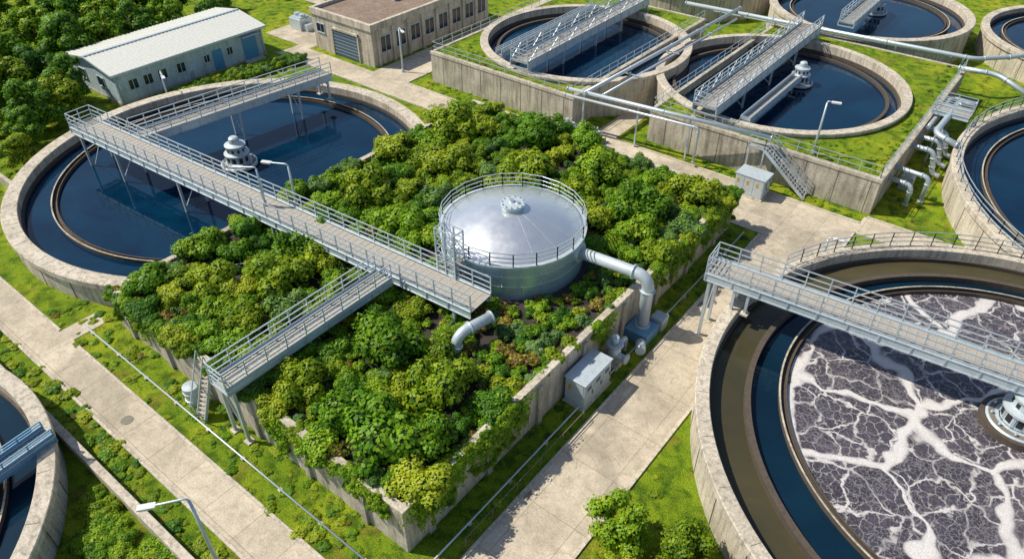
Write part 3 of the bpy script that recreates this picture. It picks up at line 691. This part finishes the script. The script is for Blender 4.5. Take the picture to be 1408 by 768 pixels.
# ---------------------------------------------------------------- lamps
def lamp(base,h,arm,double=False):
    e=empty("street_lamp",base); b=Vector(base); mb=MB()
    mb.sweep([b,b+Vector((0,0,h*.5)),b+Vector((0,0,h))],[.1,.085,.065],'steel',10); mb.cyl(b,b+Vector((0,0,.35)),.15,'steel',10); mb.build("pole",e)
    for s in ((1,-1) if double else (1,)):
        a=Vector((arm[0]*s,arm[1]*s,0)); top=b+Vector((0,0,h)); mb=MB()
        mb.sweep(fillet([top-Vector((0,0,.3)),top+Vector((0,0,.15)),top+a+Vector((0,0,.1))],.35),.05,'steel',8)
        t=a.normalized(); sd=Vector((-t.y,t.x,0)); q=top+a+t*.3+Vector((0,0,.08))
        mb.quadbox(q+Vector((0,0,.02)),t*.34,sd*.14,Vector((0,0,.05)),'lampglass'); mb.quadbox(q+Vector((0,0,-.06)),t*.26,sd*.11,Vector((0,0,.02)),'steel'); mb.build("lamp_head",e,.03)
lamp((-20.0,5.3,0),6.0,(-.75,-.95)); lamp((-36.3,23.0,4.0),2.9,(-1.1,-.5)); lamp((-37.9,21.7,4.0),2.7,(-.8,-.5)); lamp((-64.4,29.9,0),3.6,(1.3,-.5)); lamp((-12.6,52.75,3.0),4.2,(.3,.1))
lamp((-8.0,44.0,0),2.0,(.3,.1)); lamp((-53.5,49.5,0),4.5,(.8,-.4))

# ---------------------------------------------------------------- buildings
def window(mb,wall,pos,u0,u1,z0,z1):
    def bx(a,b,d0,d1,za,zb,m):
        if wall=='x': mb.box(pos+d0,pos+d1,a,b,za,zb,m)
        else: mb.box(a,b,pos-d1,pos-d0,za,zb,m)
    bx(u0,u1,.004,.02,z0,z1,'glass')
    f=.07
    bx(u0-f,u0,.0,.07,z0-f,z1+f,'white'); bx(u1,u1+f,.0,.07,z0-f,z1+f,'white'); bx(u0,u1,.0,.07,z1,z1+f,'white'); bx(u0-.04,u1+.04,.0,.13,z0-f,z0,'white')
    bx((u0+u1)/2-.025,(u0+u1)/2+.025,.02,.05,z0,z1,'white')
e=empty("service_building",(-72.8,35.6,0)); x0,x1,y0,y1,h=-77,-68.6,27.4,43.8,3.0
mb=MB(); mb.box(x0,x1,y0,y1,-.1,h,'wallw'); mb.box(x0-.05,x1+.05,y0-.05,y1+.05,-.1,.25,'conc'); mb.build("walls",e)
mb=MB(); xm=(x0+x1)/2; ov=.35
for (a,za,b,zb) in ((x0-ov,h,xm,h+.75),(xm,h+.75,x1+ov,h)):
    n=41
    mb.poly([(a,y0-ov,za+.1),(b,y0-ov,zb+.1),(b,y1+ov,zb+.1),(a,y1+ov,za+.1)],'roof'); mb.poly([(a,y0-ov,za),(a,y1+ov,za),(b,y1+ov,zb),(b,y0-ov,zb)],'roof')
    for i in range(n+1):
        y=y0-ov+(y1-y0+2*ov)*i/n; mb.beam((a,y,za+.12),(b,y,zb+.12),.07,.06,'roof')
mb.poly([(x0,y0,h),(x1,y0,h),(xm,y0,h+.72)],'wallw'); mb.poly([(x0,y1,h),(xm,y1,h+.72),(x1,y1,h)],'wallw')
mb.beam((x1+ov,y0-ov,h+.03),(x1+ov,y1+ov,h+.03),.14,.2,'white'); mb.beam((xm,y0-ov,h+.9),(xm,y1+ov,h+.9),.3,.08,'white')
mb.beam((x0-ov,y0-ov,h+.05),(xm,y0-ov,h+.8),.08,.18,'white'); mb.beam((xm,y0-ov,h+.8),(x1+ov,y0-ov,h+.05),.08,.18,'white')
mb.build("roof",e)
mb=MB()
for y in (28.6,30.1,31.6,33.6): window(mb,'x',x1,y,y+.85,1.2,2.1)
for y in (36.6,39.3): window(mb,'x',x1,y,y+.6,1.3,2.0)
window(mb,'y',y0,-75.5,-74.3,1.2,2.1); window(mb,'y',y0,-72,-70.8,1.2,2.1)
mb.build("windows",e)
mb=MB(); mb.box(x1,x1+.06,37.6,38.7,.1,2.2,'bluedoor'); mb.box(x1,x1+.06,41.2,42.9,.1,2.5,'bluedoor'); mb.box(x1,x1+.9,41.0,43.1,0,.12,'conc2'); mb.box(x1,x1+.7,41,43.1,2.65,2.72,'white'); mb.build("doors",e)
mb=MB(); mb.box(x1+.02,x1+.4,35,35.8,.3,1.0,'white'); mb.cyl((x1+.08,y0+.3,.1),(x1+.08,y0+.3,h),.06,'white',8); mb.cyl((x1+.08,y1-.2,.1),(x1+.08,y1-.2,h),.06,'white',8); mb.build("fittings",e)
e=empty("pump_house",(-61,57.5,0)); x0,x1,y0,y1,h=-65.8,-56.6,48.5,67,4.0
mb=MB(); mb.box(x0,x1,y0,y1,-.1,h,'conc2')
for b in ((x0-.15,x1+.15,y0-.15,y0+.25),(x0-.15,x1+.15,y1-.25,y1+.15),(x0-.15,x0+.25,y0+.25,y1-.25),(x1-.25,x1+.15,y0+.25,y1-.25)): mb.box(*b,h-.25,h+.45,'conc2')
mb.build("walls",e,.02)
mb=MB(); mb.poly([(x0+.3,y0+.3,h+.1),(x1-.3,y0+.3,h+.1),(x1-.3,y1-.3,h+.1),(x0+.3,y1-.3,h+.1)],'gravel'); mb.box(-62,-60.8,56,57.2,h+.1,h+.7,'white'); mb.cyl((-60,61,h+.1),(-60,61,h+.8),.3,'steel',12); mb.build("roof",e)
mb=MB()
for i in range(8):
    y=y0+.9+i*2.2; 
    mb.box(x1,x1+.22,y-.35,y+.0,0,h-.25,'conc2')
    if y+1.9<y1: window(mb,'x',x1,y+.25,y+1.6,1.3,2.9)
window(mb,'y',y0,-65.2,-64,2.0,2.9); 
mb.build("windows",e)
mb=MB(); mb.box(-62.6,-58.8,y0-.08,y0,.05,2.8,'darkdoor'); mb.box(-62.8,-62.6,y0-.14,y0,.05,3.0,'conc'); mb.box(-58.8,-58.6,y0-.14,y0,.05,3.0,'conc'); mb.box(-62.8,-58.6,y0-.2,y0,2.8,3.0,'conc')
for i in range(7): mb.box(-62.6,-58.8,y0-.1,y0-.08,.35+i*.36,.38+i*.36,'steel')
mb.build("garage_door",e)
mb=MB(); mb.box(-73,-71,50.5,52.3,.03,1.3,'white'); mb.box(-72.8,-71.2,50.7,52.1,1.3,1.45,'steel'); mb.cyl((-72.5,51.4,1.45),(-72.5,51.4,1.7),.35,'steel',14); mb.cyl((-71.6,51.4,1.45),(-71.6,51.4,1.7),.35,'steel',14); mb.box(-71,-70.2,50.8,51.8,.03,.8,'steel'); mb.build("cooling_unit",None,.03)
mb=MB()
for s in (-.6,.6): mb.box(-86.2,-84.0,57+s-.2,57+s+.2,0,.55,'black')
mb.box(-86,-84.4,56.4,57.6,.55,1.2,'yellow'); mb.box(-85.1,-84.4,56.8,57.5,1.2,2.1,'yellow'); mb.box(-85.05,-84.38,56.85,57.45,1.4,1.95,'glass')
mb.beam((-84.4,56.6,1.1),(-83,56.6,2.4),.2,.3,'yellow'); mb.beam((-83,56.6,2.4),(-82,56.6,1.0),.18,.22,'yellow'); mb.box(-82.4,-81.7,56.3,56.9,.4,1.0,'black'); mb.build("mini_excavator",None,.03)

# ---------------------------------------------------------------- trees
tg=random.Random(21)
def tree(x,y,s,k=None): inst(TREE[k if k is not None else tg.randrange(4)],"tree",(x,y,0),s,tg.uniform(0,6.28),None,s*tg.uniform(.85,1.1))
T=[(-63.8,16.4,.65),(-67,18.2,.8),(-69.5,20.5,1.05),(-71.0,23.2,.9),(-72.5,24.8,1.0),(-75,20.5,1.1),(-70.5,16.0,.9),(-77.5,24.5,1.1),(-79.5,28.5,1.2),(-82.5,24,1.1),(-80,32.5,1.05),(-84.5,31,1.3),(-81.5,36.5,1.1),(-81,40.5,.9),(-88,29,1.2),(-86.5,37,1.25),(-92,34,1.3),(-81,45,.8),(-86,43.0,1.1),(-91,42,1.2),(-84.5,49,.9),(-97,38,1.3),(-98,28,1.3),(-96,47,1.2),(-90,22,1.1),(-76.5,15.5,1),(-94,53,1.0),(-84,17,1.0),(-79,19.5,1.1)]
for x,y,s in T: tree(x,y,s)
tree(-7.7,17.4,.66,0); tree(-5.0,18.2,.62,1); tree(-6.2,15.0,.55,1); tree(-3.4,16.6,.6,0)
for i in range(20):
    x=tg.uniform(-135,-100); y=tg.uniform(10,90); tree(x,y,tg.uniform(1,1.4))
eh=empty("hedge_shrubs",(-62,38,0))
for i in range(60):
    y=tg.uniform(30,45); x=-66.2+tg.uniform(-.9,.9)+(y-30)*.12; r=tg.uniform(.5,.95); inst(tg.choice(BUSH),"shrub",(x,y,0),r,tg.uniform(0,6),eh)
eh=empty("shrub_bed",(-27,2,0))
for i in range(230):
    x=tg.uniform(-32,-19); y=tg.uniform(-3,4.2)
    if math.hypot(x+36.2,y+8.8)<14.3: continue
    r=tg.uniform(.45,.8); inst(tg.choice([BUSH[0],BUSH[1],BUSH[3],BUSH[6],BUSH[0]]),"shrub",(x,y,-.05),r,tg.uniform(0,6),eh,r*.75)
et=empty("grass_tufts",(0,0,0))
def tufts(n,x0,x1,y0,y1,r0,r1,zs=.45,z=0,avoid=None):
    for i in range(n):
        x=tg.uniform(x0,x1); y=tg.uniform(y0,y1)
        if avoid and avoid(x,y): continue
        r=r0+(r1-r0)*tg.random()**2; inst(SMALL[tg.choice([0,0,1,1,2,4 if tg.random()<.15 else 1])],"tuft",(x,y,z-.05*r),r,tg.uniform(0,6),et,r*zs)
tufts(260,-60,-20,4.95,6.3,.1,.6); tufts(160,-45,-13,8.7,11.1,.12,.5); tufts(130,-14.7,-12.8,12,44,.1,.35)
tufts(130,-8.6,0,5,28,.1,.4,avoid=lambda x,y: math.hypot(x-BR[0],y-BR[1])<16.6)
tufts(120,-66,-58,8.7,30,.2,.5,avoid=lambda x,y: math.hypot(x-LC[0],y-LC[1])<16.4)
tufts(60,-26,-8,50.8,52,.1,.35); tufts(50,-51,-35,47.9,49.7,.1,.35); tufts(110,-7,-3,52,80,.1,.35,avoid=lambda x,y: math.hypot(x-14.5,y-63.5)<19.4)
tufts(90,-8.9,-7.7,52.6,78,.1,.3,.6,2.94,lambda x,y: math.hypot(x-P2[0],y-P2[1])<11.3); tufts(70,-26,-8,52.6,56,.1,.3,.6,2.94,lambda x,y: math.hypot(x-P2[0],y-P2[1])<11.3)
tufts(50,-49,-33,50.2,53,.1,.3,.6,3.04,lambda x,y: math.hypot(x-P1[0],y-P1[1])<10.8)

# ---------------------------------------------------------------- light, sky, camera
el,sx,sy=R(50),-.88,-.47
w=bpy.data.worlds.new("World"); scene.world=w; w.use_nodes=True; nt=w.node_tree
sky=nt.nodes.new("ShaderNodeTexSky"); sky.sky_type='NISHITA'; sky.sun_disc=False; sky.sun_elevation=el; sky.sun_rotation=math.atan2(sx,sy)
bg=nt.nodes["Background"]; bg.inputs["Strength"].default_value=.115; nt.links.new(sky.outputs[0],bg.inputs[0])
L=bpy.data.lights.new("sun",'SUN'); L.energy=5.0; L.angle=R(.5); L.color=(1,.93,.78); lo=bpy.data.objects.new("sun",L); scene.collection.objects.link(lo)
hl=math.hypot(sx,sy); dirv=Vector((sx/hl*math.cos(el),sy/hl*math.cos(el),math.sin(el))); lo.rotation_euler=dirv.to_track_quat('Z','Y').to_euler(); lo.location=(-40,-20,60)
cam=bpy.data.cameras.new("camera"); cam.sensor_width=36; cam.lens=36*1000/1408; cam.clip_end=3000; cam.clip_start=.5
co=bpy.data.objects.new("camera",cam); co.location=(0,0,30); co.rotation_euler=(R(90-38.5),0,.6693); scene.collection.objects.link(co); scene.camera=co
scene.view_settings.view_transform='Standard'; scene.view_settings.look='None'; scene.view_settings.exposure=0; scene.view_settings.gamma=1
